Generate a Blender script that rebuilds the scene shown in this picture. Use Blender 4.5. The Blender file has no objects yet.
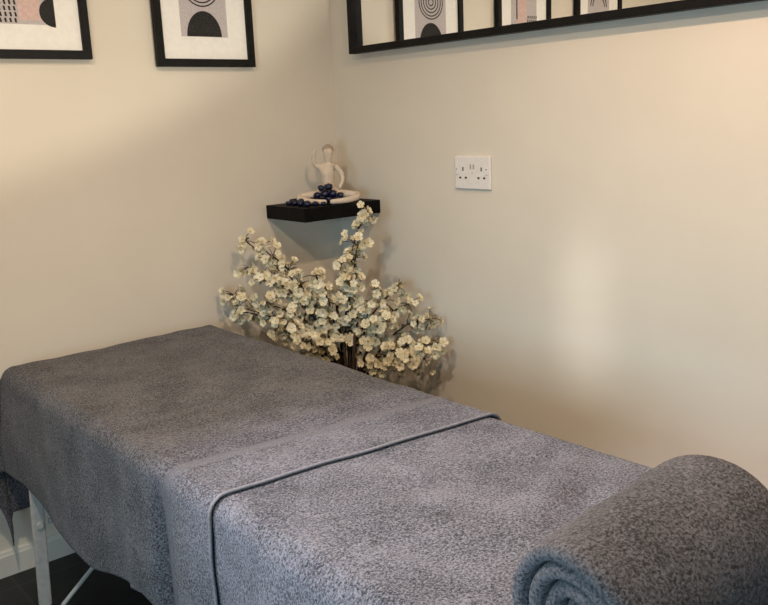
import bpy, bmesh, math, random
from mathutils import Vector, Matrix, noise

random.seed(7)
C = bpy.context.scene.collection
PI = math.pi
WX, WY, HC = 2.092, 2.738, 2.36      # right wall plane, back wall plane, ceiling height

# ------------------------------------------------------------------ helpers
def link(o, parent=None):
    C.objects.link(o)
    if parent: o.parent = parent
    return o

def mesh_obj(name, verts, faces, mats, parent=None, smooth=True, midx=None, loc=None):
    me = bpy.data.meshes.new(name)
    me.from_pydata([tuple(v) for v in verts], [], faces)
    if not isinstance(mats, (list, tuple)): mats = [mats]
    for m in mats: me.materials.append(m)
    if midx:
        for p, i in zip(me.polygons, midx): p.material_index = i
    if smooth:
        for p in me.polygons: p.use_smooth = True
    me.update()
    o = bpy.data.objects.new(name, me)
    if loc: o.location = loc
    return link(o, parent)

def bm_obj(name, bm, mats, parent=None, smooth=False, loc=None):
    bmesh.ops.recalc_face_normals(bm, faces=bm.faces)
    me = bpy.data.meshes.new(name)
    bm.to_mesh(me); bm.free()
    if not isinstance(mats, (list, tuple)): mats = [mats]
    for m in mats: me.materials.append(m)
    if smooth:
        for p in me.polygons: p.use_smooth = True
    o = bpy.data.objects.new(name, me)
    if loc: o.location = loc
    return link(o, parent)

def thing(name, label, cat, loc=(0, 0, 0), rot=(0, 0, 0), group=None):
    o = bpy.data.objects.new(name, None)
    o.empty_display_size = 0.05
    C.objects.link(o)
    o.location = loc; o.rotation_euler = rot
    o['label'] = label; o['category'] = cat
    if group: o['group'] = group
    return o

def tag(o, label, cat, group=None):
    o['label'] = label; o['category'] = cat
    if group: o['group'] = group
    return o

def struct(o):
    o['kind'] = 'structure'
    return o

def add_box(bm, x0, x1, y0, y1, z0, z1, bev=0.0, seg=2, mat=0):
    b = bmesh.new()
    bmesh.ops.create_cube(b, size=1)
    for v in b.verts:
        v.co = Vector(((x0+x1)/2 + v.co.x*(x1-x0), (y0+y1)/2 + v.co.y*(y1-y0), (z0+z1)/2 + v.co.z*(z1-z0)))
    if bev > 0:
        bmesh.ops.bevel(b, geom=b.edges[:], offset=bev, segments=seg, profile=.5, affect='EDGES')
    merge(bm, b, mat)

def merge(bm, b, mat=0):
    vm = {}
    for v in b.verts: vm[v] = bm.verts.new(v.co)
    for f in b.faces:
        nf = bm.faces.new([vm[v] for v in f.verts]); nf.material_index = mat; nf.smooth = f.smooth
    b.free()

def add_tube(bm, pts, r, n=8, cap=True, mat=0):
    """tube along a polyline; r is a number or a list"""
    pts = [Vector(p) for p in pts]
    if not isinstance(r, (list, tuple)): r = [r]*len(pts)
    rings = []
    t0 = (pts[1]-pts[0]).normalized()
    a = Vector((0, 0, 1)) if abs(t0.z) < .9 else Vector((1, 0, 0))
    u = t0.cross(a).normalized()
    for i, p in enumerate(pts):
        t = (pts[min(i+1, len(pts)-1)] - pts[max(i-1, 0)]).normalized()
        u = (u - t*u.dot(t)).normalized()
        w = t.cross(u)
        rings.append([bm.verts.new(p + (u*math.cos(k*2*PI/n) + w*math.sin(k*2*PI/n))*r[i]) for k in range(n)])
    for i in range(len(rings)-1):
        for k in range(n):
            f = bm.faces.new((rings[i][k], rings[i][(k+1) % n], rings[i+1][(k+1) % n], rings[i+1][k])); f.smooth = True; f.material_index = mat
    if cap:
        bm.faces.new(rings[0][::-1]).material_index = mat; bm.faces.new(rings[-1]).material_index = mat

def add_prism(bm, poly, z0, z1, axis='z', mat=0):
    """extrude a 2-D polygon; axis is the extrusion axis"""
    def P(a, b, c):
        return {'z': (a, b, c), 'y': (a, c, b), 'x': (c, a, b)}[axis]
    A = [bm.verts.new(P(a, b, z0)) for a, b in poly]
    B = [bm.verts.new(P(a, b, z1)) for a, b in poly]
    n = len(poly)
    fs = [bm.faces.new(A[::-1]), bm.faces.new(B)]
    for i in range(n): fs.append(bm.faces.new((A[i], A[(i+1) % n], B[(i+1) % n], B[i])))
    for f in fs: f.material_index = mat

# ------------------------------------------------------------------ materials
def mat(name, col, rough=.5, metal=0., spec=.5):
    m = bpy.data.materials.new(name); m.use_nodes = True
    b = m.node_tree.nodes['Principled BSDF']
    b.inputs['Base Color'].default_value = (*col, 1)
    b.inputs['Roughness'].default_value = rough
    b.inputs['Metallic'].default_value = metal
    b.inputs['Specular IOR Level'].default_value = spec
    return m

def noise_mat(name, c1, c2, scale, rough=.6, bump=0., bscale=None, lo=.35, hi=.65, detail=3., spec=.3, bdist=.002, sheen=0.):
    """principled surface mottled between two colours by a noise texture, with noise bump"""
    m = mat(name, c1, rough, 0, spec)
    N, L = m.node_tree.nodes, m.node_tree.links
    b = N['Principled BSDF']
    tc = N.new('ShaderNodeTexCoord')
    nt = N.new('ShaderNodeTexNoise'); nt.inputs['Scale'].default_value = scale; nt.inputs['Detail'].default_value = detail
    L.new(tc.outputs['Object'], nt.inputs['Vector'])
    cr = N.new('ShaderNodeValToRGB')
    cr.color_ramp.elements[0].position = lo; cr.color_ramp.elements[0].color = (*c1, 1)
    cr.color_ramp.elements[1].position = hi; cr.color_ramp.elements[1].color = (*c2, 1)
    L.new(nt.outputs['Fac'], cr.inputs['Fac']); L.new(cr.outputs['Color'], b.inputs['Base Color'])
    if sheen:
        b.inputs['Sheen Weight'].default_value = sheen
        b.inputs['Sheen Roughness'].default_value = .5
    if bump:
        bp = N.new('ShaderNodeBump'); bp.inputs['Strength'].default_value = bump; bp.inputs['Distance'].default_value = bdist
        if bscale:
            n2 = N.new('ShaderNodeTexNoise'); n2.inputs['Scale'].default_value = bscale; n2.inputs['Detail'].default_value = 2
            L.new(tc.outputs['Object'], n2.inputs['Vector']); L.new(n2.outputs['Fac'], bp.inputs['Height'])
        else:
            L.new(nt.outputs['Fac'], bp.inputs['Height'])
        L.new(bp.outputs['Normal'], b.inputs['Normal'])
    return m

def terry(name, dark, light, scale=270, bump=1.0):
    """terry loops: fine speckle over a slow mottling"""
    m = mat(name, dark, .95, 0, .15)
    N, L = m.node_tree.nodes, m.node_tree.links
    b = N['Principled BSDF']
    tc = N.new('ShaderNodeTexCoord')
    n1 = N.new('ShaderNodeTexNoise'); n1.inputs['Scale'].default_value = scale; n1.inputs['Detail'].default_value = 4; n1.inputs['Roughness'].default_value = .68; n1.inputs['Distortion'].default_value = .5
    n2 = N.new('ShaderNodeTexNoise'); n2.inputs['Scale'].default_value = 9; n2.inputs['Detail'].default_value = 3
    for n in (n1, n2): L.new(tc.outputs['Object'], n.inputs['Vector'])
    ad = N.new('ShaderNodeMath'); ad.operation = 'MULTIPLY_ADD'; ad.inputs[1].default_value = .22; 
    L.new(n2.outputs['Fac'], ad.inputs[0]); L.new(n1.outputs['Fac'], ad.inputs[2])
    cr = N.new('ShaderNodeValToRGB')
    cr.color_ramp.elements[0].position = .505; cr.color_ramp.elements[0].color = (*dark, 1)  # dark end of the speckle: shade between the loops, put into the colour
    cr.color_ramp.elements[1].position = .725; cr.color_ramp.elements[1].color = (*light, 1)
    L.new(ad.outputs[0], cr.inputs['Fac']); L.new(cr.outputs['Color'], b.inputs['Base Color'])
    bp = N.new('ShaderNodeBump'); bp.inputs['Strength'].default_value = bump; bp.inputs['Distance'].default_value = .004
    L.new(n1.outputs['Fac'], bp.inputs['Height']); L.new(bp.outputs['Normal'], b.inputs['Normal'])
    b.inputs['Sheen Weight'].default_value = .12
    b.inputs['Sheen Roughness'].default_value = .6
    return m

M = {}
M['wall'] = noise_mat('beige_wall_paint', (.695, .630, .528), (.725, .658, .552), 3.0, .65, .06, 180, spec=.25, bdist=.001)
M['ceiling'] = noise_mat('white_ceiling_paint', (.78, .76, .72), (.8, .78, .74), 4, .8, .04, 150)
M['base'] = noise_mat('cream_gloss_paint', (.66, .63, .56), (.7, .67, .6), 6, .35, .02, 60)
M['black'] = noise_mat('black_stained_frame', (.005, .0045, .004), (.009, .008, .008), 40, .5, .08, 200, spec=.15)
M['mirrorframe'] = noise_mat('black_metal_frame', (.005, .0045, .004), (.009, .008, .008), 60, .5, .05, 220, spec=.15)
M['mirror'] = mat('silvered_glass', (.93, .93, .92), .0, 1.0)
M['shelf'] = noise_mat('black_lacquered_shelf', (.0025, .0025, .0025), (.005, .0047, .0045), 30, .55, .03, 200, spec=.1)
M['mat'] = noise_mat('white_mount_board', (.80, .77, .72), (.84, .81, .76), 60, .8, .05, 400, spec=.1)
M['print_grey'] = noise_mat('grey_print_ground', (.46, .41, .41), (.55, .50, .49), 160, .8, spec=.1)
M['print_pink'] = noise_mat('pink_print_block', (.58, .42, .38), (.66, .49, .45), 90, .8, spec=.1)
M['print_ink'] = noise_mat('charcoal_print_ink', (.022, .021, .02), (.045, .042, .04), 220, .8, spec=.1)
M['socket'] = noise_mat('white_socket_plastic', (.76, .72, .68), (.80, .76, .72), 80, .28, spec=.5)
M['slot'] = mat('dark_socket_slot', (.03, .03, .03), .6)
M['port'] = noise_mat('grey_port_plastic', (.30, .29, .29), (.36, .35, .35), 200, .5)
M['terry'] = terry('grey_terry', (.010, .010, .013), (.172, .167, .183), 230, 1.0)
M['terry_roll'] = terry('grey_terry_roll', (.008, .0075, .009), (.128, .120, .129), 250, 1.0)
M['weave'] = noise_mat('grey_flat_weave', (.080, .078, .083), (.135, .131, .14), 300, .9, .2, None, spec=.15, bdist=.0015)
M['cord'] = noise_mat('grey_hem_cord', (.135, .132, .14), (.19, .185, .195), 200, .9, spec=.15)
M['vinyl'] = noise_mat('dark_brown_vinyl', (.018, .014, .012), (.028, .022, .018), 90, .5, .2, 260)
M['alu'] = noise_mat('brushed_grey_metal', (.40, .40, .38), (.48, .48, .46), 50, .42, .03, 220, spec=.5)
M['strut'] = noise_mat('dull_grey_metal', (.30, .30, .29), (.36, .36, .35), 50, .45)
M['knob'] = mat('black_plastic', (.02, .02, .02), .5)
M['stone'] = noise_mat('dark_blue_stone', (.003, .004, .018), (.009, .013, .060), 70, .35, .3, 90, spec=.5)
M['cream'] = noise_mat('cream_resin', (.60, .49, .38), (.68, .57, .45), 60, .55, .05, 200)
M['hair'] = noise_mat('tan_resin_hair', (.36, .27, .20), (.42, .32, .24), 90, .6)
M['petal'] = noise_mat('cream_petal', (.66, .57, .36), (.82, .76, .58), 40, .7, spec=.2)
M['pistil'] = noise_mat('golden_pistil', (.36, .26, .08), (.48, .36, .13), 200, .8)
M['leaf'] = noise_mat('olive_leaf', (.20, .17, .09), (.36, .30, .17), 60, .7)
M['bark'] = noise_mat('dark_brown_bark', (.028, .018, .012), (.06, .04, .028), 120, .85, .4)
M['vase'] = noise_mat('dark_grey_glaze', (.05, .05, .052), (.075, .073, .072), 20, .35)

# floor: dark tiles with thin grout lines
def floor_mat():
    m = mat('dark_slate_tile', (.012, .012, .013), .42, 0, .4)
    N, L = m.node_tree.nodes, m.node_tree.links
    b = N['Principled BSDF']
    tc = N.new('ShaderNodeTexCoord')
    br = N.new('ShaderNodeTexBrick'); br.offset = 0.0
    br.inputs['Color1'].default_value = (.012, .012, .013, 1); br.inputs['Color2'].default_value = (.016, .016, .017, 1)
    br.inputs['Mortar'].default_value = (.035, .035, .034, 1)
    br.inputs['Scale'].default_value = 1.0; br.inputs['Mortar Size'].default_value = .004
    br.inputs['Brick Width'].default_value = .33; br.inputs['Row Height'].default_value = .33
    nt = N.new('ShaderNodeTexNoise'); nt.inputs['Scale'].default_value = 14; nt.inputs['Detail'].default_value = 5
    L.new(tc.outputs['Object'], br.inputs['Vector']); L.new(tc.outputs['Object'], nt.inputs['Vector'])
    mx = N.new('ShaderNodeMix'); mx.data_type = 'RGBA'; mx.blend_type = 'MULTIPLY'; mx.inputs['Factor'].default_value = .5
    L.new(br.outputs['Color'], mx.inputs[6]); L.new(nt.outputs['Color'], mx.inputs[7])
    L.new(mx.outputs[2], b.inputs['Base Color'])
    bp = N.new('ShaderNodeBump'); bp.inputs['Strength'].default_value = .25; bp.inputs['Distance'].default_value = .003
    L.new(nt.outputs['Fac'], bp.inputs['Height']); L.new(bp.outputs['Normal'], b.inputs['Normal'])
    return m
M['floor'] = floor_mat()

def glass_mat():
    m = bpy.data.materials.new('picture_glazing'); m.use_nodes = True
    N, L = m.node_tree.nodes, m.node_tree.links
    N.clear()
    out = N.new('ShaderNodeOutputMaterial'); mx = N.new('ShaderNodeMixShader')
    tr = N.new('ShaderNodeBsdfTransparent'); gl = N.new('ShaderNodeBsdfGlossy'); gl.inputs['Roughness'].default_value = .02
    fr = N.new('ShaderNodeFresnel'); fr.inputs['IOR'].default_value = 1.12
    L.new(fr.outputs[0], mx.inputs[0]); L.new(tr.outputs[0], mx.inputs[1]); L.new(gl.outputs[0], mx.inputs[2])
    L.new(mx.outputs[0], out.inputs['Surface'])
    return m
M['glass'] = glass_mat()

# ------------------------------------------------------------------ room shell
X0, Y0 = -1.5, -1.6
def slab(name, x0, x1, y0, y1, z0, z1, m):
    bm = bmesh.new(); add_box(bm, x0, x1, y0, y1, z0, z1)
    return struct(bm_obj(name, bm, m))
slab('floor', X0, WX+.1, Y0, WY+.1, -.08, 0, M['floor'])
slab('ceiling', X0, WX+.1, Y0, WY+.1, HC, HC+.08, M['ceiling'])
slab('wall_back', X0, WX, WY, WY+.1, 0, HC, M['wall'])
slab('wall_right', WX, WX+.1, Y0, WY+.1, 0, HC, M['wall'])
slab('wall_left', X0-.1, X0, Y0, WY+.1, 0, HC, M['wall'])
def baseboard(name, L0, L1, along):
    prof = [(0, 0), (.016, 0), (.016, .068), (.0125, .073), (.011, .080), (.006, .084), (0, .084)]
    bm = bmesh.new()
    if along == 'x': add_prism(bm, [(WY-a, b) for a, b in prof], L0, L1, 'x')
    else:
        A = [(WX-a, b) for a, b in prof]; add_prism(bm, A, L0, L1, 'y')
    return struct(bm_obj(name, bm, M['base']))
baseboard('baseboard_back', X0, WX-.016, 'x')
baseboard('baseboard_right', Y0, WY, 'y')

# ------------------------------------------------------------------ pictures on the back wall
def framed_picture(xc, zb, w, h, label, art):
    """portrait frame hung flat on the back wall; local x across, z up from the frame's lower edge, y = -depth"""
    t = thing('framed_picture', label, 'picture', (xc, WY-.006, zb), group='framed prints in a row on the back wall')
    fw, fd = .026, .024
    bm = bmesh.new()
    o = [(-w/2, 0), (w/2, 0), (w/2, h), (-w/2, h)]
    i = [(-w/2+fw, fw), (w/2-fw, fw), (w/2-fw, h-fw), (-w/2+fw, h-fw)]
    def ring(pts, y): return [bm.verts.new((a, y, b)) for a, b in pts]
    ob, of, if_, ib = ring(o, -.001), ring(o, -fd), ring(i, -fd), ring(i, -.004)
    for A, B in ((ob, of), (of, if_), (if_, ib), (ib, ob)):
        for k in range(4): bm.faces.new((A[k], A[(k+1) % 4], B[(k+1) % 4], B[k]))
    bmesh.ops.recalc_face_normals(bm, faces=bm.faces)
    bmesh.ops.bevel(bm, geom=[e for e in bm.edges], offset=.0012, segments=1, affect='EDGES')
    bm_obj('frame', bm, M['black'], t)
    bm = bmesh.new(); add_box(bm, -w/2+fw-.002, w/2-fw+.002, -.012, -.005, fw-.002, h-fw+.002)
    bm_obj('mount_board', bm, M['mat'], t)
    bm = bmesh.new(); art(bm)
    bm_obj('art_print', bm, [M['print_grey'], M['print_pink'], M['print_ink']], t)
    bm = bmesh.new()
    vs = [bm.verts.new((a, -.0175, b)) for a, b in ((-w/2+fw, fw), (w/2-fw, fw), (w/2-fw, h-fw), (-w/2+fw, h-fw))]
    bm.faces.new(vs)
    bm_obj('glass_pane', bm, M['glass'], t)
    return t

def rect(bm, x0, x1, z0, z1, lay, m):
    add_box(bm, x0, x1, -.0124-.0003*lay, -.0122, z0, z1, mat=m)
def disc(bm, cx, cz, rx, rz, a0, a1, lay, m, n=36):
    pts = [(cx+rx*math.cos(a0+(a1-a0)*k/n), cz+rz*math.sin(a0+(a1-a0)*k/n)) for k in range(n+1)]
    if abs((a1-a0)-2*PI) < 1e-6: pts = pts[:-1]
    add_prism(bm, pts, -.0124-.0003*lay, -.0122, 'y', m)
def annulus(bm, cx, cz, r0, r1, a0, a1, lay, m, n=40):
    y = -.0124-.0003*lay
    A = [bm.verts.new((cx+r0*math.cos(a0+(a1-a0)*k/n), y, cz+r0*math.sin(a0+(a1-a0)*k/n))) for k in range(n+1)]
    B = [bm.verts.new((cx+r1*math.cos(a0+(a1-a0)*k/n), y, cz+r1*math.sin(a0+(a1-a0)*k/n))) for k in range(n+1)]
    for k in range(n):
        f = bm.faces.new((A[k], A[k+1], B[k+1], B[k])); f.material_index = m

PW, PH = .378, .52
def art_two(bm):       # x local = world - 1.532 ; z local = world - 1.594
    rect(bm, -.091, .089, .100, .40, 0, 0)
    disc(bm, -.002, .101, .067, .084, 0, PI, 1, 2)
    for r in (.070, .058, .044, .030, .016): annulus(bm, -.004, .268, r-.0048, r, 0, 2*PI, 1, 2)
    for s in (-1, 1):
        for q in (.030, .044): rect(bm, s*q-.004-.003, s*q-.004+.003, .335, .395, 1, 2)
def art_one(bm):       # x local = world - .931 ; z local = world - 1.615
    rect(bm, -.092, .089, .100, .40, 0, 0)
    rect(bm, -.020, .045, .112, .30, 1, 1)
    disc(bm, .088, .136, .046, .043, PI/2, 3*PI/2, 2, 2)
    for c in range(5):
        for r_ in range(7):
            x = -.090+.0145*c+.002*(r_ % 2); z = .104+.017*r_
            add_prism(bm, [(x, z), (x+.0055, z), (x+.0035, z+.0125), (x-.002, z+.0125)], -.0135, -.0122, 'y', 2)
    disc(bm, -.03, .30, .05, .05, 0, PI, 2, 2)
    rect(bm, .045, .052, .20, .36, 2, 2)
def art_three(bm):
    rect(bm, -.09, .09, .10, .40, 0, 0)
    disc(bm, 0, .19, .05, .05, 0, 2*PI, 1, 1)
    annulus(bm, 0, .30, .045, .052, 0, PI, 1, 2)
    annulus(bm, 0, .30, .062, .069, 0, PI, 1, 2)
framed_picture(1.532, 1.594, PW, PH, 'black framed print with a dark dome under concentric rings, nearest the corner', art_two)
framed_picture(.931, 1.615, PW, PH, 'black framed print with black dashes, pink block and dark half circle', art_one)
framed_picture(.352, 1.60, PW, PH, 'black framed print seen only in the wall mirror, farthest from the corner', art_three)

# ------------------------------------------------------------------ wall mirror (leans a little: lower edge stands off the wall)
def wall_mirror():
    L, Hh, fw, fd = 1.86, .50, .024, .032
    t = thing('wall_mirror', 'long black framed mirror on the right wall above the white socket', 'mirror', (WX-.016, 2.575, 1.632))
    # local: y runs from 0 to -L, z up, -x towards the room
    def bar(name, y0, y1, z0, z1):
        bm = bmesh.new(); add_box(bm, -fd, .0, y0, y1, z0, z1, .002, 2); return bm_obj(name, bm, M['mirrorframe'], t)
    bm = bmesh.new()
    add_box(bm, -fd, 0, -L, 0, 0, fw, .002); add_box(bm, -fd, 0, -L, 0, Hh-fw, Hh, .002)
    add_box(bm, -fd, 0, -fw, 0, fw-.003, Hh-fw+.003, .002); add_box(bm, -fd, 0, -L, -L+fw, fw-.003, Hh-fw+.003, .002)
    bm_obj('frame', bm, M['mirrorframe'], t)
    bm = bmesh.new(); add_box(bm, -.006, -.003, -L+.01, -.01, .01, Hh-.01)
    bm_obj('mirror_glass', bm, M['mirror'], t)
    return t
wall_mirror()

# ------------------------------------------------------------------ socket on the right wall
def socket():
    yc, zc, w, h = 1.992, 1.205, .163, .110
    t = thing('power_socket', 'white double wall socket with ports below the mirror', 'socket', (WX, yc, zc))
    bm = bmesh.new(); add_box(bm, -.010, 0, -w/2, w/2, -h/2, h/2, .004, 3)
    bm_obj('face_plate', bm, M['socket'], t)
    def part(name, y, z, a, b, m, d=.0112, bev=.0008):
        bm = bmesh.new(); add_box(bm, -d, -.009, y-a/2, y+a/2, z-b/2, z+b/2, bev, 1); return bm_obj(name, bm, m, t)
    for s in (-1, 1):
        part('rocker_switch', s*.067, .004, .012, .022, M['socket'], .0135, .002)
        part('switch_mark', s*.067, .012, .006, .003, M['slot'], .0139, .0003)
        part('pin_slot', s*.042, .012, .0055, .013, M['slot'])
        part('pin_slot', s*.042-.013, -.017, .0095, .0065, M['slot'])
        part('pin_slot', s*.042+.013, -.017, .0095, .0065, M['slot'])
    for s in (-1, 1): part('charging_port', s*.0065, .020, .0065, .016, M['port'])
    part('indicator_light', 0, -.002, .004, .004, M['port'])
socket()

# ------------------------------------------------------------------ corner shelf
SA, SB, SZ, ST = .352, .252, 1.092, .05
bm = bmesh.new(); add_box(bm, WX-SA, WX, WY-SB, WY, SZ-ST, SZ, .002, 2)
tag(bm_obj('corner_shelf', bm, M['shelf']), 'black floating shelf fixed in the corner above the blossoms', 'shelf')

# local frame of the ornament: R = right in view, F = towards the viewer
R_ = Vector((.78, -.626, 0)).normalized(); F_ = Vector((-.626, -.78, 0)).normalized(); U_ = Vector((0, 0, 1))
FB = Vector((1.924, 2.585, SZ))
def loc3(a, f, z): return FB + R_*a + F_*f + U_*z

def skin_obj(name, nodes, edges, m, parent=None, sub=2, root=0):
    me = bpy.data.meshes.new(name)
    me.from_pydata([tuple(n[0]) for n in nodes], edges, [])
    o = bpy.data.objects.new(name, me); C.objects.link(o)
    sk = o.modifiers.new('skin', 'SKIN'); sk.use_smooth_shade = True
    if not me.skin_vertices: 
        me.attributes  # layer is created with the modifier
    lay = me.skin_vertices[0].data
    for i, n in enumerate(nodes):
        r = n[1]; lay[i].radius = (r*1.22, r*1.22)
        lay[i].use_root = (i == root)
    ss = o.modifiers.new('sub', 'SUBSURF'); ss.levels = sub; ss.render_levels = sub
    # bake the modifiers so the object is one plain mesh
    dg = bpy.context.evaluated_depsgraph_get(); dg.update()
    me2 = bpy.data.meshes.new_from_object(o.evaluated_get(dg))
    o.modifiers.clear(); o.data = me2; bpy.data.meshes.remove(me)
    me2.name = name
    me2.materials.clear(); me2.materials.append(m)
    for p in me2.polygons: p.use_smooth = True
    if parent: o.parent = parent
    return o

def figurine():
    nd, ed = [], []
    def add(p, r, prev=None):
        nd.append((loc3(*p), r)); i = len(nd)-1
        if prev is not None: ed.append((prev, i))
        return i
    hip = add((0, -.012, .030), .026)
    waist = add((0, -.012, .068), .0185, hip)
    rib = add((0, -.010, .100), .0225, waist)
    chest = add((0, -.010, .125), .0235, rib)
    neck = add((.002, -.010, .150), .0095, chest)
    chin = add((.004, -.006, .169), .0125, neck)
    mid = add((.005, -.008, .187), .0188, chin)
    top = add((.005, -.010, .205), .0140, mid)
    # arm on the viewer's left is raised with the hand beside the head
    a = add((-.028, -.010, .136), .0105, chest)
    a = add((-.048, -.004, .142), .0085, a)
    a = add((-.050, .004, .168), .0072, a)
    a = add((-.044, .008, .190), .0055, a); add((-.040, .009, .203), .0042, a)
    # the other arm bends down to the hip
    b = add((.028, -.010, .136), .0105, chest)
    b = add((.050, -.008, .112), .0085, b)
    b = add((.056, .000, .084), .0070, b)
    b = add((.046, .012, .062), .0055, b); add((.040, .016, .052), .0045, b)
    # long legs sweep out to the knees and meet in front, making an open bowl
    for s in (-1, 1):
        p = add((s*.034, -.006, .030), .0170, hip)
        p = add((s*.074, .004, .028), .0145, p)
        p = add((s*.112, .022, .026), .0120, p)
        p = add((s*.108, .044, .021), .0105, p)
        p = add((s*.074, .066, .014), .0095, p)
        p = add((s*.036, .078, .011), .0085, p)
        add((s*.004, .081, .0105), .0080, p)
    o = skin_obj('yoga_figurine', nd, ed, M['cream'], None, 2, hip)
    tag(o, 'cream figurine sitting cross-legged on the corner shelf with one arm raised', 'figurine')
    # cap of hair
    bm = bmesh.new()
    bmesh.ops.create_uvsphere(bm, u_segments=16, v_segments=10, radius=1)
    for v in bm.verts:
        c = v.co.copy()
        v.co = loc3(.005+c.x*.0215, -.0145+c.y*.0205, .196+c.z*.0200)
    bm_obj('hair', bm, M['hair'], o, True)
figurine()

def stone(a, f, z, r, label, group):
    b = bmesh.new(); bmesh.ops.create_icosphere(b, subdivisions=2, radius=1)
    sd = Vector((random.random()*50, random.random()*50, 0))
    sq = (random.uniform(.85, 1.15), random.uniform(.85, 1.15), random.uniform(.7, .9))
    ang = random.random()*6.28
    for v in b.verts:
        k = 1+.28*noise.noise(v.co*1.3+sd)
        c = Vector((v.co.x*sq[0], v.co.y*sq[1], v.co.z*sq[2]))*k*r
        v.co = (c.x*math.cos(ang)-c.y*math.sin(ang), c.x*math.sin(ang)+c.y*math.cos(ang), c.z)
    zmin = min(v.co.z for v in b.verts)
    p = loc3(a, f, z)
    return tag(bm_obj('blue_stone', b, M['stone'], None, True, (p.x, p.y, p.z-zmin)), label, 'stone', group)
lapL = 'dark blue stone heaped in the lap of the cream figurine'
lapG = 'blue stones in the figurine lap'
for a, f, z, r in ((-.058, .034, .001, .016), (-.030, .040, .001, .017), (.000, .043, .001, .017), (.030, .040, .001, .016), (.056, .034, .001, .014),
                   (-.042, .036, .023, .016), (-.012, .038, .025, .017), (.017, .038, .024, .016), (.044, .034, .021, .013), (-.026, .036, .046, .014), (.002, .036, .048, .016)):
    stone(a, f, z, r, lapL, lapG)
outL = 'dark blue stone lying loose on the black shelf left of the figurine'
outG = 'blue stones on the shelf'
for a, f in ((-.128, .018), (-.140, -.012), (-.126, .048), (-.100, .066), (-.112, -.030), (-.150, .034), (-.078, .092), (-.048, .104), (-.102, .098), (-.018, .108), (-.074, .122)):
    p = loc3(a, f, 0)
    if p.x > WX-SA+.014 and p.y > WY-SB+.014 and p.y < WY-.016:
        stone(a, f, .0005, random.uniform(.011, .0145), outL, outG)

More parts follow.
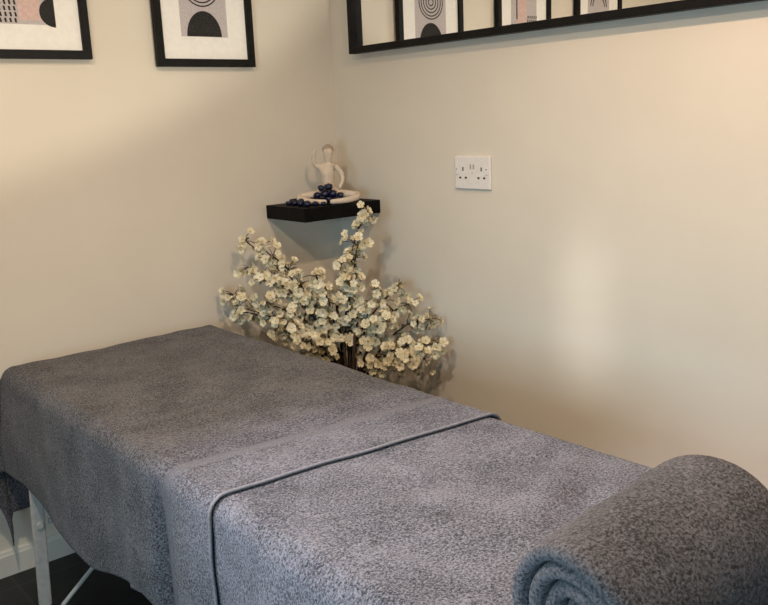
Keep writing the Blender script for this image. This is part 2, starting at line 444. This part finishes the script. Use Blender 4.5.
# ------------------------------------------------------------------ blossom arrangement in the corner
def bouquet():
    base = Vector((1.845, 2.415, 0))
    t = thing('blossom_arrangement', 'spray of cream artificial blossom on dark stems standing in the corner', 'flowers', base)
    # vase on the floor, hidden behind the table
    bm = bmesh.new()
    prof = [(.0, .0), (.075, .0), (.085, .02), (.095, .12), (.085, .24), (.055, .33), (.048, .38), (.056, .40), (.050, .40), (.042, .38), (.042, .30)]
    n = 28; rings = [[bm.verts.new((r*math.cos(k*2*PI/n), r*math.sin(k*2*PI/n), z)) for k in range(n)] for r, z in prof[1:]]
    for i in range(len(rings)-1):
        for k in range(n): bm.faces.new((rings[i][k], rings[i][(k+1) % n], rings[i+1][(k+1) % n], rings[i+1][k]))
    bm.faces.new(rings[0][::-1]); bm.faces.new(rings[-1])
    bm_obj('vase', bm, M['vase'], t, True)
    rt = Vector((.78, -.626, 0)); fw = Vector((-.626, -.78, 0))

    def flower(bm, c, nrm, r):
        nrm = nrm.normalized()
        a = Vector((0, 0, 1)) if abs(nrm.z) < .9 else Vector((1, 0, 0))
        u = nrm.cross(a).normalized(); w = nrm.cross(u)
        ph = random.random()*6
        for layer, (rr, lift, npet) in enumerate(((r, .22, 5), (r*.62, .55, 4))):
            for k in range(npet):
                th = ph + layer*.6 + k*2*PI/npet + random.uniform(-.12, .12)
                d = u*math.cos(th)+w*math.sin(th); s = u*-math.sin(th)+w*math.cos(th)
                cup = lift*random.uniform(.5, 1.5)
                rows = []
                for q, wd in ((.10, .10), (.45, .36), (.80, .44), (1.0, .22)):
                    h = cup*q*q
                    rows.append([bm.verts.new(c + d*(rr*q) + s*(e*rr*wd) + nrm*(rr*(h + .10*abs(e)))) for e in (-1, 0, 1)])
                for i in range(3):
                    for j in range(2):
                        f = bm.faces.new((rows[i][j], rows[i][j+1], rows[i+1][j+1], rows[i+1][j])); f.smooth = True; f.material_index = 0
        b2 = bmesh.new(); bmesh.ops.create_icosphere(b2, subdivisions=1, radius=r*.17)
        for v in b2.verts: v.co += c + nrm*r*.12
        merge(bm, b2, 1)

    def leaf(bm, p, d, L):
        d = d.normalized(); s = d.cross(Vector((random.uniform(-1, 1), random.uniform(-1, 1), 1))).normalized(); nn = d.cross(s)
        A = [bm.verts.new(p + d*L*q + s*L*wd*e + nn*(L*.25*q*q)) for q, wd, e in ((0, 0, 0), (.35, .22, -1), (.7, .18, -1), (1, 0, 0), (.7, .18, 1), (.35, .22, 1))]
        f = bm.faces.new(A); f.material_index = 0

    # every branch: tip in the corner frame (right, towards viewer, height), bend, number of clusters
    tips = [(-.375, .09, .765, 4), (-.300, -.03, .960, 4), (-.285, .10, .865, 5), (-.160, .06, .830, 4), (.020, .10, .830, 5), (.140, .13, .700, 4), (-.240, .15, .700, 4),
            (-.400, .00, .790, 5), (-.395, .05, .740, 4), (-.350, -.02, .985, 4), (-.330, .06, .900, 5), (-.250, .02, .930, 5),
            (-.215, .10, .840, 4), (-.265, .12, .780, 5), (.085, .02, 1.075, 6), (.045, .06, .960, 5), (-.005, .12, .900, 5),
            (-.090, .12, .870, 5), (.110, .10, .800, 5), (.195, .04, .805, 4), (.225, .09, .745, 4), (.300, .10, .690, 5),
            (.325, .14, .605, 5), (.270, .16, .560, 5), (.195, .17, .570, 5), (-.140, .14, .640, 5), (-.200, .11, .680, 4)]
    bare = [(-.030, .03, .74), (.012, .05, .70), (.045, .05, .72), (-.012, .08, .66), (.030, .09, .64)]
    for a, f, z in bare:
        q = rt*a+fw*f
        bm = bmesh.new(); add_tube(bm, [(q.x*.25, q.y*.25, .33), (q.x*.55, q.y*.55, .33+.5*(z-.33)), (q.x, q.y, z)], [.0075, .007, .005], 7)
        bm_obj('branch', bm, M['bark'], t, True)
    for bi, (a, f, z, nc) in enumerate(tips):
        tip = rt*a + fw*f + Vector((0, 0, z))
        lim = Vector((WX-.035-base.x, WY-.04-base.y, 9))
        tip.x = min(tip.x, lim.x); tip.y = min(tip.y, lim.y)
        ang = bi*2.399
        s0 = Vector((math.cos(ang)*.022, math.sin(ang)*.022, .33))
        s1 = Vector((math.cos(ang)*.030+tip.x*.10, math.sin(ang)*.030+tip.y*.10, .33+.62*(tip.z-.33)+.02))
        if z < .75: s1.z += .10; s1 += Vector((tip.x, tip.y, 0))*.25
        pts = []
        for k in range(13):
            q = k/12
            p = s0*(1-q)**2 + s1*2*q*(1-q) + tip*q*q
            p += Vector((noise.noise(Vector((bi*3.1, q*3, 0))), noise.noise(Vector((bi*3.1, q*3, 9))), 0))*.018*q
            p.x = min(p.x, lim.x); p.y = min(p.y, lim.y)
            pts.append(p)
        bm = bmesh.new()
        add_tube(bm, pts, [.0062-.0042*k/12 for k in range(13)], 6)
        br = bm_obj('branch', bm, M['bark'], t, True)
        for c in range(nc):
            q = 1-.50*c/max(1, nc-1) if c else 1.0
            k = q*12; i = min(11, int(k)); p = pts[i].lerp(pts[i+1], k-i)
            bm = bmesh.new()
            for _ in range(7):
                off = Vector((random.gauss(0, 1), random.gauss(0, 1), random.gauss(0, 1))).normalized()*random.uniform(.012, .054) + fw*.008
                cc = p + off
                cc.x = min(cc.x, lim.x+.012); cc.y = min(cc.y, lim.y+.012)
                nn = off.normalized() + fw*.7 + Vector((0, 0, .25))
                flower(bm, cc, nn, random.uniform(.0115, .0185))
                add_tube(bm, [p, p.lerp(cc, .5)+Vector((0, 0, .004)), cc], .0012, 4, mat=2)
            for _ in range(4):
                d = Vector((random.gauss(0, 1), random.gauss(0, 1), random.gauss(0, .8)))
                b2 = bmesh.new(); leaf(b2, p, d, random.uniform(.022, .034)); merge(bm, b2, 3)
            for v in bm.verts:
                v.co.x = min(v.co.x, WX-.004-base.x); v.co.y = min(v.co.y, WY-.004-base.y)
            bl = bm_obj('blossom_cluster', bm, [M['petal'], M['pistil'], M['bark'], M['leaf']], br)
            if base.z+p.z > SZ-ST-.04 and base.x+p.x > WX-SA-.02 and base.y+p.y > WY-SB-.02:
                pass
bouquet()

# ------------------------------------------------------------------ massage table
TX0, TX1, TY0, TY1, TZ = .730, 1.400, .42, 2.610, .678
def massage_table():
    t = thing('massage_table', 'massage table on grey metal legs, draped in grey towels', 'massage table', ((TX0+TX1)/2, (TY0+TY1)/2, 0))
    ox, oy = (TX0+TX1)/2, (TY0+TY1)/2
    def sh(x0, x1, y0, y1, z0, z1, bev): 
        bm = bmesh.new(); add_box(bm, x0-ox, x1-ox, y0-oy, y1-oy, z0, z1, bev, 3); return bm
    bm_obj('padded_top', sh(TX0, TX1, TY0, TY1, .615, TZ, .022), M['vinyl'], t, True)
    bm_obj('underframe', sh(TX0-.004, TX1-.02, TY0+.05, TY1-.05, .555, .615, .003), M['strut'], t)
    for x, y in ((.684, 2.462), (1.375, 2.462), (.745, .60), (1.375, .60)):
        x = x if y > 2 else x
        bm = bmesh.new()
        s = -1 if x < 1 else 1
        a = Vector((x-ox, y-oy, .0)); b = Vector((x-ox+(.026 if s < 0 else -.02), y-oy, .57))
        hw, hd = .0170, .011
        for (p0, p1) in ((a, b),):
            A = [bm.verts.new((p0.x+i*hw, p0.y+j*hd, p0.z)) for i, j in ((-1, -1), (1, -1), (1, 1), (-1, 1))]
            B = [bm.verts.new((p1.x+i*hw, p1.y+j*hd, p1.z)) for i, j in ((-1, -1), (1, -1), (1, 1), (-1, 1))]
            bm.faces.new(A[::-1]); bm.faces.new(B)
            for k in range(4): bm.faces.new((A[k], A[(k+1) % 4], B[(k+1) % 4], B[k]))
        bmesh.ops.bevel(bm, geom=bm.edges[:], offset=.003, segments=2, affect='EDGES')
        lg = bm_obj('leg', bm, M['alu'], t)
        bm = bmesh.new(); c = a.lerp(b, .46)
        add_tube(bm, [(c.x, c.y-.018, c.z), (c.x, c.y-.009, c.z)], .009, 14)
        bm_obj('height_knob', bm, M['alu'], lg)
    for y in (2.462, .60):
        bm = bmesh.new(); add_tube(bm, [(.725-ox, y-oy, .262), (1.36-ox, y-oy, .262)], .0085, 10)
        bm_obj('cross_bar', bm, M['strut'], t)
        bm = bmesh.new(); e = -1 if y > 2 else 1; add_tube(bm, [((.655 if y > 2 else .80)-ox, y-oy+e*.26, .128), (1.06-ox, y-oy+e*.02, .262)], .006, 8)
        bm_obj('diagonal_brace', bm, M['strut'], t)
massage_table()

# ------------------------------------------------------------------ towels
def prof(d, r):
    """rounded edge: d = distance past the start of the rounding -> (outwards, drop)"""
    if d <= 0: return d, 0.
    if d < r*PI/2:
        a = d/r; return r*math.sin(a), r*(1-math.cos(a))
    return r, r + (d-r*PI/2)

def nz(x, y, s, k=0): return noise.noise(Vector((x*s, y*s, k*7.3)))

class Drape:
    """cloth laid over the table top: u across (world x on top), t along (world y on top)"""
    def __init__(self, off, r=.042):
        self.off = off; self.r = r
        self.xl, self.xr = .702+r-off, 1.422-r+off        # where the rounding starts
        self.ye = 2.650-r+off
        self.z = .700+off
    def point(self, u, t):
        r = self.r
        dl, dr, de = self.xl-u, u-self.xr, t-self.ye
        x, y, z = u, t, self.z
        if dl > 0 and de > 0:                # hanging corner: a pleat standing out along the head end
            R = math.hypot(dl, de); phi = math.atan2(de, dl)
            h, v = prof(R, r)
            fold = min(1., max(0., R-r*1.2)/.25)*.085*math.exp(-((math.degrees(phi)-24)/17)**2)
            x = self.xl - h*math.cos(phi) - fold - .05*min(1., max(0., R-r*1.3)/.3)*math.sin(phi)
            y = self.ye + h*math.sin(phi) + fold*.05
            z -= v
            return Vector((x, y, z)), Vector((-math.cos(phi), math.sin(phi), .1)).normalized()
        n = Vector((0, 0, 1))
        if de > 0:
            h, v = prof(de, r); y = self.ye+h; z -= v; a = min(de/r, PI/2); n = Vector((0, math.sin(a), math.cos(a)))
        if dl > 0:
            h, v = prof(dl, r); x = self.xl-h; z -= v; a = min(dl/r, PI/2); n = Vector((-math.sin(a), 0, math.cos(a)))
            y = min(t, self.ye)
        if dr > 0:
            h, v = prof(dr, r); x = self.xr+h; z -= v; a = min(dr/r, PI/2); n = Vector((math.sin(a), 0, math.cos(a)))
            if de > 0:
                h2, v2 = prof(de, r); y = self.ye + h2*math.exp(-v*4); z = self.z - max(v, v2)
        return Vector((x, y, z)), n

def bumps(u, t, d, which):
    """soft wrinkles of the cloth, along its normal"""
    b = .0035*nz(u, t, 5, 2) + .0022*nz(u, t, 14, 5)
    return b

def gridmesh(P, nu, nt):
    f = []
    for i in range(nu-1):
        for j in range(nt-1):
            f.append((i*nt+j, (i+1)*nt+j, (i+1)*nt+j+1, i*nt+j+1))
    return f

def hem_y(u):      # the far towel's near edge runs slightly askew
    return 1.288 + (1.42-u)*.115
def gauss(x, s): return math.exp(-(x/s)**2)

# the near towel (under the far one)
def near_towel():
    D = Drape(.004); nu, nt = 150, 120
    u0, u1 = D.xl-.66, D.xr+.26
    V = []
    for i in range(nu):
        u = u0+(u1-u0)*i/(nu-1)
        for j in range(nt):
            t0, t1 = .50, 1.44
            t = t0+(t1-t0)*j/(nt-1)
            p, n = D.point(u, t)
            d = max(0, D.xl-u)
            b = bumps(u, t, d, 1)
            if d > .06: b += (1-min(1, max(0, (t-1.12)/.12)))*min(1, (d-.06)/.25)*(.022+.013*(math.sin(t*17+.6)+.5*math.sin(t*31+u*3))) + (.010*min(1, d/.2) if t < 1.2 else 0)
            # dents pressed into the top
            if d == 0:
                w = gauss((t-.86)-(u-1.15)*.45, .030)*gauss(u-1.16, .16); b -= .008*w
                w = gauss((t-.93)-(u-1.15)*.45, .030)*gauss(u-1.16, .16); b += .006*w
                b -= .005*gauss(t-1.06+(u-1.2)*.3, .03)*gauss(u-1.25, .12)
            V.append(p+n*b)
    o = mesh_obj('bath_towel', V, gridmesh(V, nu, nt), M['terry'])
    tag(o, 'grey terry towel over the near half of the massage table, under the rolled towel', 'towel', 'grey terry towels on the massage table')
    s = o.modifiers.new('thick', 'SOLIDIFY'); s.thickness = .006; s.offset = -1
    return o
near_towel()

# the far towel: drop on the left follows its own slanting lower edge
def drop_left(t):
    pts = [(1.2, .60), (1.50, .44), (1.60, .37), (1.70, .338), (1.98, .392), (2.25, .364), (2.50, .322), (2.62, .32)]
    if t <= pts[0][0]: return pts[0][1]
    for (a, b), (c, d) in zip(pts, pts[1:]):
        if t <= c: return b+(d-b)*(t-a)/(c-a)
    return pts[-1][1]
BAND0, BAND1 = .150, .192      # distance of the flat woven strip from the hem

def far_towel():
    D = Drape(.0105); nu, nt = 190, 190
    r = D.r
    A = []
    t_end = D.ye + r*PI/2 + .43
    def pos(fu, ft, lift=0., pad=0.):
        # fu: 0 (left lower edge) .. 1 (right lower edge) ; ft: 0 hem .. 1 far edge
        # t first for a mid u guess, then u limits for that t
        u_mid = D.xl + (D.xr-D.xl)*max(0., min(1., (fu-.34)/.42))
        th = hem_y(u_mid)
        t = th + (t_end-th)*ft
        L = drop_left(min(t, 2.62)) - r + r*PI/2
        if fu < .34: u = D.xl - L*(1-fu/.34)
        elif fu < .76: u = D.xl + (D.xr-D.xl)*(fu-.34)/.42
        else: u = D.xr + .34*(fu-.76)/.24
        d = max(0., D.xl-u)
        s_h = t-th
        p, n = D.point(u, t)
        b = bumps(u, t, d, 2)
        if t < D.ye:
            if d > .05:
                k = min(1, (d-.05)/.22)
                # terry part swells out, then tucks in sharply beside the woven strip
                b += k*(.014*gauss(s_h-.36, .09) - .050*gauss(s_h-.228, .026) + .012*gauss(s_h-.10, .07) + .010*math.sin(t*9.5+1.0)*(1 if s_h > .4 else 0))
            if d > .05 and t > 1.9: b += .020*min(1, (d-.05)/.2)*min(1, (t-1.9)/.3)
            # long soft creases
            b += .0045*gauss(s_h-.50-.12*(u-1.0), .020)*gauss(u-1.0, .25)
            b += .0035*gauss(s_h-.27-.05*(u-1.1), .018)*gauss(u-1.1, .3)
        return p + n*(b+lift)
    V = []
    for i in range(nu):
        for j in range(nt):
            fj = j/(nt-1)
            V.append(pos(i/(nu-1), fj**1.15))
    o = mesh_obj('bath_towel', V, gridmesh(V, nu, nt), M['terry'])
    tag(o, 'grey terry towel over the far half of the massage table, corded hem across the middle', 'towel', 'grey terry towels on the massage table')
    s = o.modifiers.new('thick', 'SOLIDIFY'); s.thickness = .0045; s.offset = -1
    # corded hem along the near edge
    bm = bmesh.new()
    add_tube(bm, [pos(i/140, 0.0, .0008) for i in range(141)], .0037, 8)
    bm_obj('corded_hem', bm, M['cord'], o, True)
    # flat woven strip
    V = []; n1, n2 = 150, 5
    for i in range(n1):
        fu = i/(n1-1)
        for j in range(n2):
            u_mid = D.xl + (D.xr-D.xl)*max(0., min(1., (fu-.34)/.42)); th = hem_y(u_mid)
            ft = (BAND0 + (BAND1-BAND0)*j/(n2-1))/(t_end-th)
            V.append(pos(fu, ft, (-.002, .0030, .0036, .0030, -.002)[j]))
    bd = mesh_obj('woven_band', V, gridmesh(V, n1, n2), M['weave'], o)
    bd['label'] = 'flat smooth woven band across the towel'
    return o
far_towel()

# rolled towel at the near end
def towel_roll():
    c1, c2 = Vector((.722, .556, .0)), Vector((1.022, .532, .0))
    Rr = .112; zc = .700+.010+Rr-.004
    ax = (c2-c1); Ln = ax.length; ax.normalize()
    side = Vector((-ax.y, ax.x, 0)); up = Vector((0, 0, 1))
    turns, th = 3.4, .0255
    n = 150
    a_end = math.radians(200)          # where the free outer edge lies
    cen = []
    for k in range(n+1):
        q = k/n; r = .012 + (Rr-th/2-.012)*q
        a = a_end - (1-q)*turns*2*PI
        cen.append((r, a))
    loop = []
    for r, a in cen: loop.append((r+th*.46, a))
    for r, a in reversed(cen): loop.append((r-th*.46, a))
    mcs = 40
    V, F = [], []
    nl = len(loop)
    for m_ in range(mcs+1):
        s = m_/mcs
        e = min(s, 1-s)*Ln
        shrink = .55+.45*min(1, (e/.012))**.5
        for idx, (r, a) in enumerate(loop):
            k = idx if idx <= n else nl-1-idx
            rc = cen[k][0]
            rr = rc + (r-rc)*shrink
            # telescoping: inner turns sit a little deeper at the ends, outer lips wander
            tel = (.016*(1-rc/Rr) + .006*nz(a*.8, 3, 1, 4))*(1-2*s)
            wob = 1+.035*nz(math.cos(a)*1.2, math.sin(a)*1.2+s*2, 1, 5)*(rc/Rr) + .012*nz(a, s*6, 1.3, 8)
            # slumped cross-section
            yy = math.cos(a)*rr*wob*1.05; zz = math.sin(a)*rr*wob*.97
            g = .93+.17*s
            p = c1 + ax*(Ln*s+tel) + side*yy*g + up*(zc+zz*g-(1-g)*Rr)
            V.append(p)
    for m_ in range(mcs):
        for i in range(nl):
            j = (i+1) % nl
            F.append((m_*nl+i, m_*nl+j, (m_+1)*nl+j, (m_+1)*nl+i))
    for m_, flip in ((0, 1), (mcs, 0)):
        for k in range(n):
            a, b = m_*nl+k, m_*nl+k+1
            c, d = m_*nl+nl-2-k, m_*nl+nl-1-k
            F.append((a, d, c, b) if not flip else (a, b, c, d))
    o = mesh_obj('rolled_towel', V, F, M['terry_roll'])
    bm = bmesh.new(); bm.from_mesh(o.data); bmesh.ops.recalc_face_normals(bm, faces=bm.faces); bm.to_mesh(o.data); bm.free()
    tag(o, 'grey towel rolled into a thick bolster at the near end of the table', 'towel')
towel_roll()

# ------------------------------------------------------------------ light
def aim(o, target):
    d = Vector(target)-o.location
    o.rotation_euler = d.to_track_quat('-Z', 'Y').to_euler()
def lamp(name, kind, loc, target, power, col, **kw):
    l = bpy.data.lights.new(name, kind); l.energy = power; l.color = col
    for k, v in kw.items(): setattr(l, k, v)
    o = bpy.data.objects.new(name, l); C.objects.link(o); o.location = loc; aim(o, target)
    return o
warm = (1.0, .87, .70)
lamp('ceiling_downlight', 'AREA', (.25, 1.35, 2.34), (.25, 1.35, 0), 21, (1, .84, .66), shape='DISK', size=.08)
lamp('ceiling_downlight', 'AREA', (1.15, .80, 2.34), (1.15, .80, 0), 20, (1, .68, .46), shape='DISK', size=.08)
# unseen spot in place of mirror-reflected light; lower cone rim rakes the back wall
S = Vector((1.40, -.20, 1.337)); mid = (Vector((1.40, WY, 1.337))-S).normalized()
e_ = Vector((.929, 0, .370)); n_ = e_.cross(mid); n_ = n_ if n_.z > 0 else -n_; n_.normalize()
al = math.radians(52)
lamp('mirror_bounce_spot', 'SPOT', S, S + mid*math.cos(al) + n_*math.sin(al), 100, (1, .94, .79), spot_size=2*al, spot_blend=.14, shadow_soft_size=.03)
lamp('window_daylight', 'AREA', (-1.10, .35, 1.15), (.80, .95, .45), 14, (.46, .77, 1.0), shape='RECTANGLE', size=.8, size_y=.9, spread=math.radians(95))
lamp('table_fill_spot', 'SPOT', (-.20, 1.60, 2.25), (.98, 1.08, .7), 235, (.80, .82, 1.0), spot_size=math.radians(40), spot_blend=.9, shadow_soft_size=.05)  # unseen spot added to brighten the near part of the towels
lamp('wall_band_fill', 'AREA', (-.9, 1.50, 1.9), (2.09, 1.54, .80), .05, (1, .96, .92), shape='RECTANGLE', size=.06, size_y=.4, spread=math.radians(6))  # unseen narrow panel added for the pale upright band on the right wall

w = bpy.data.worlds.new('world'); bpy.context.scene.world = w; w.use_nodes = True
w.node_tree.nodes['Background'].inputs['Color'].default_value = (.95, .92, .88, 1)
w.node_tree.nodes['Background'].inputs['Strength'].default_value = .12

# ------------------------------------------------------------------ camera
cam = bpy.data.cameras.new('camera'); co = bpy.data.objects.new('camera', cam); C.objects.link(co)
cam.sensor_width = 36; cam.lens = 850/768*36; cam.clip_start = .02
right = Vector((.75904694, -.64974227, -.04102095)); upv = Vector((.16929884, .13615339, .97611483)); fwd = Vector((.62863793, .74786177, -.21334743))
mw = Matrix((( right.x, upv.x, -fwd.x, 0), (right.y, upv.y, -fwd.y, 0), (right.z, upv.z, -fwd.z, 1.4), (0, 0, 0, 1)))
co.matrix_world = mw
sc = bpy.context.scene
sc.camera = co
sc.view_settings.view_transform = 'Standard'
sc.view_settings.look = 'None'
sc.view_settings.exposure = 0
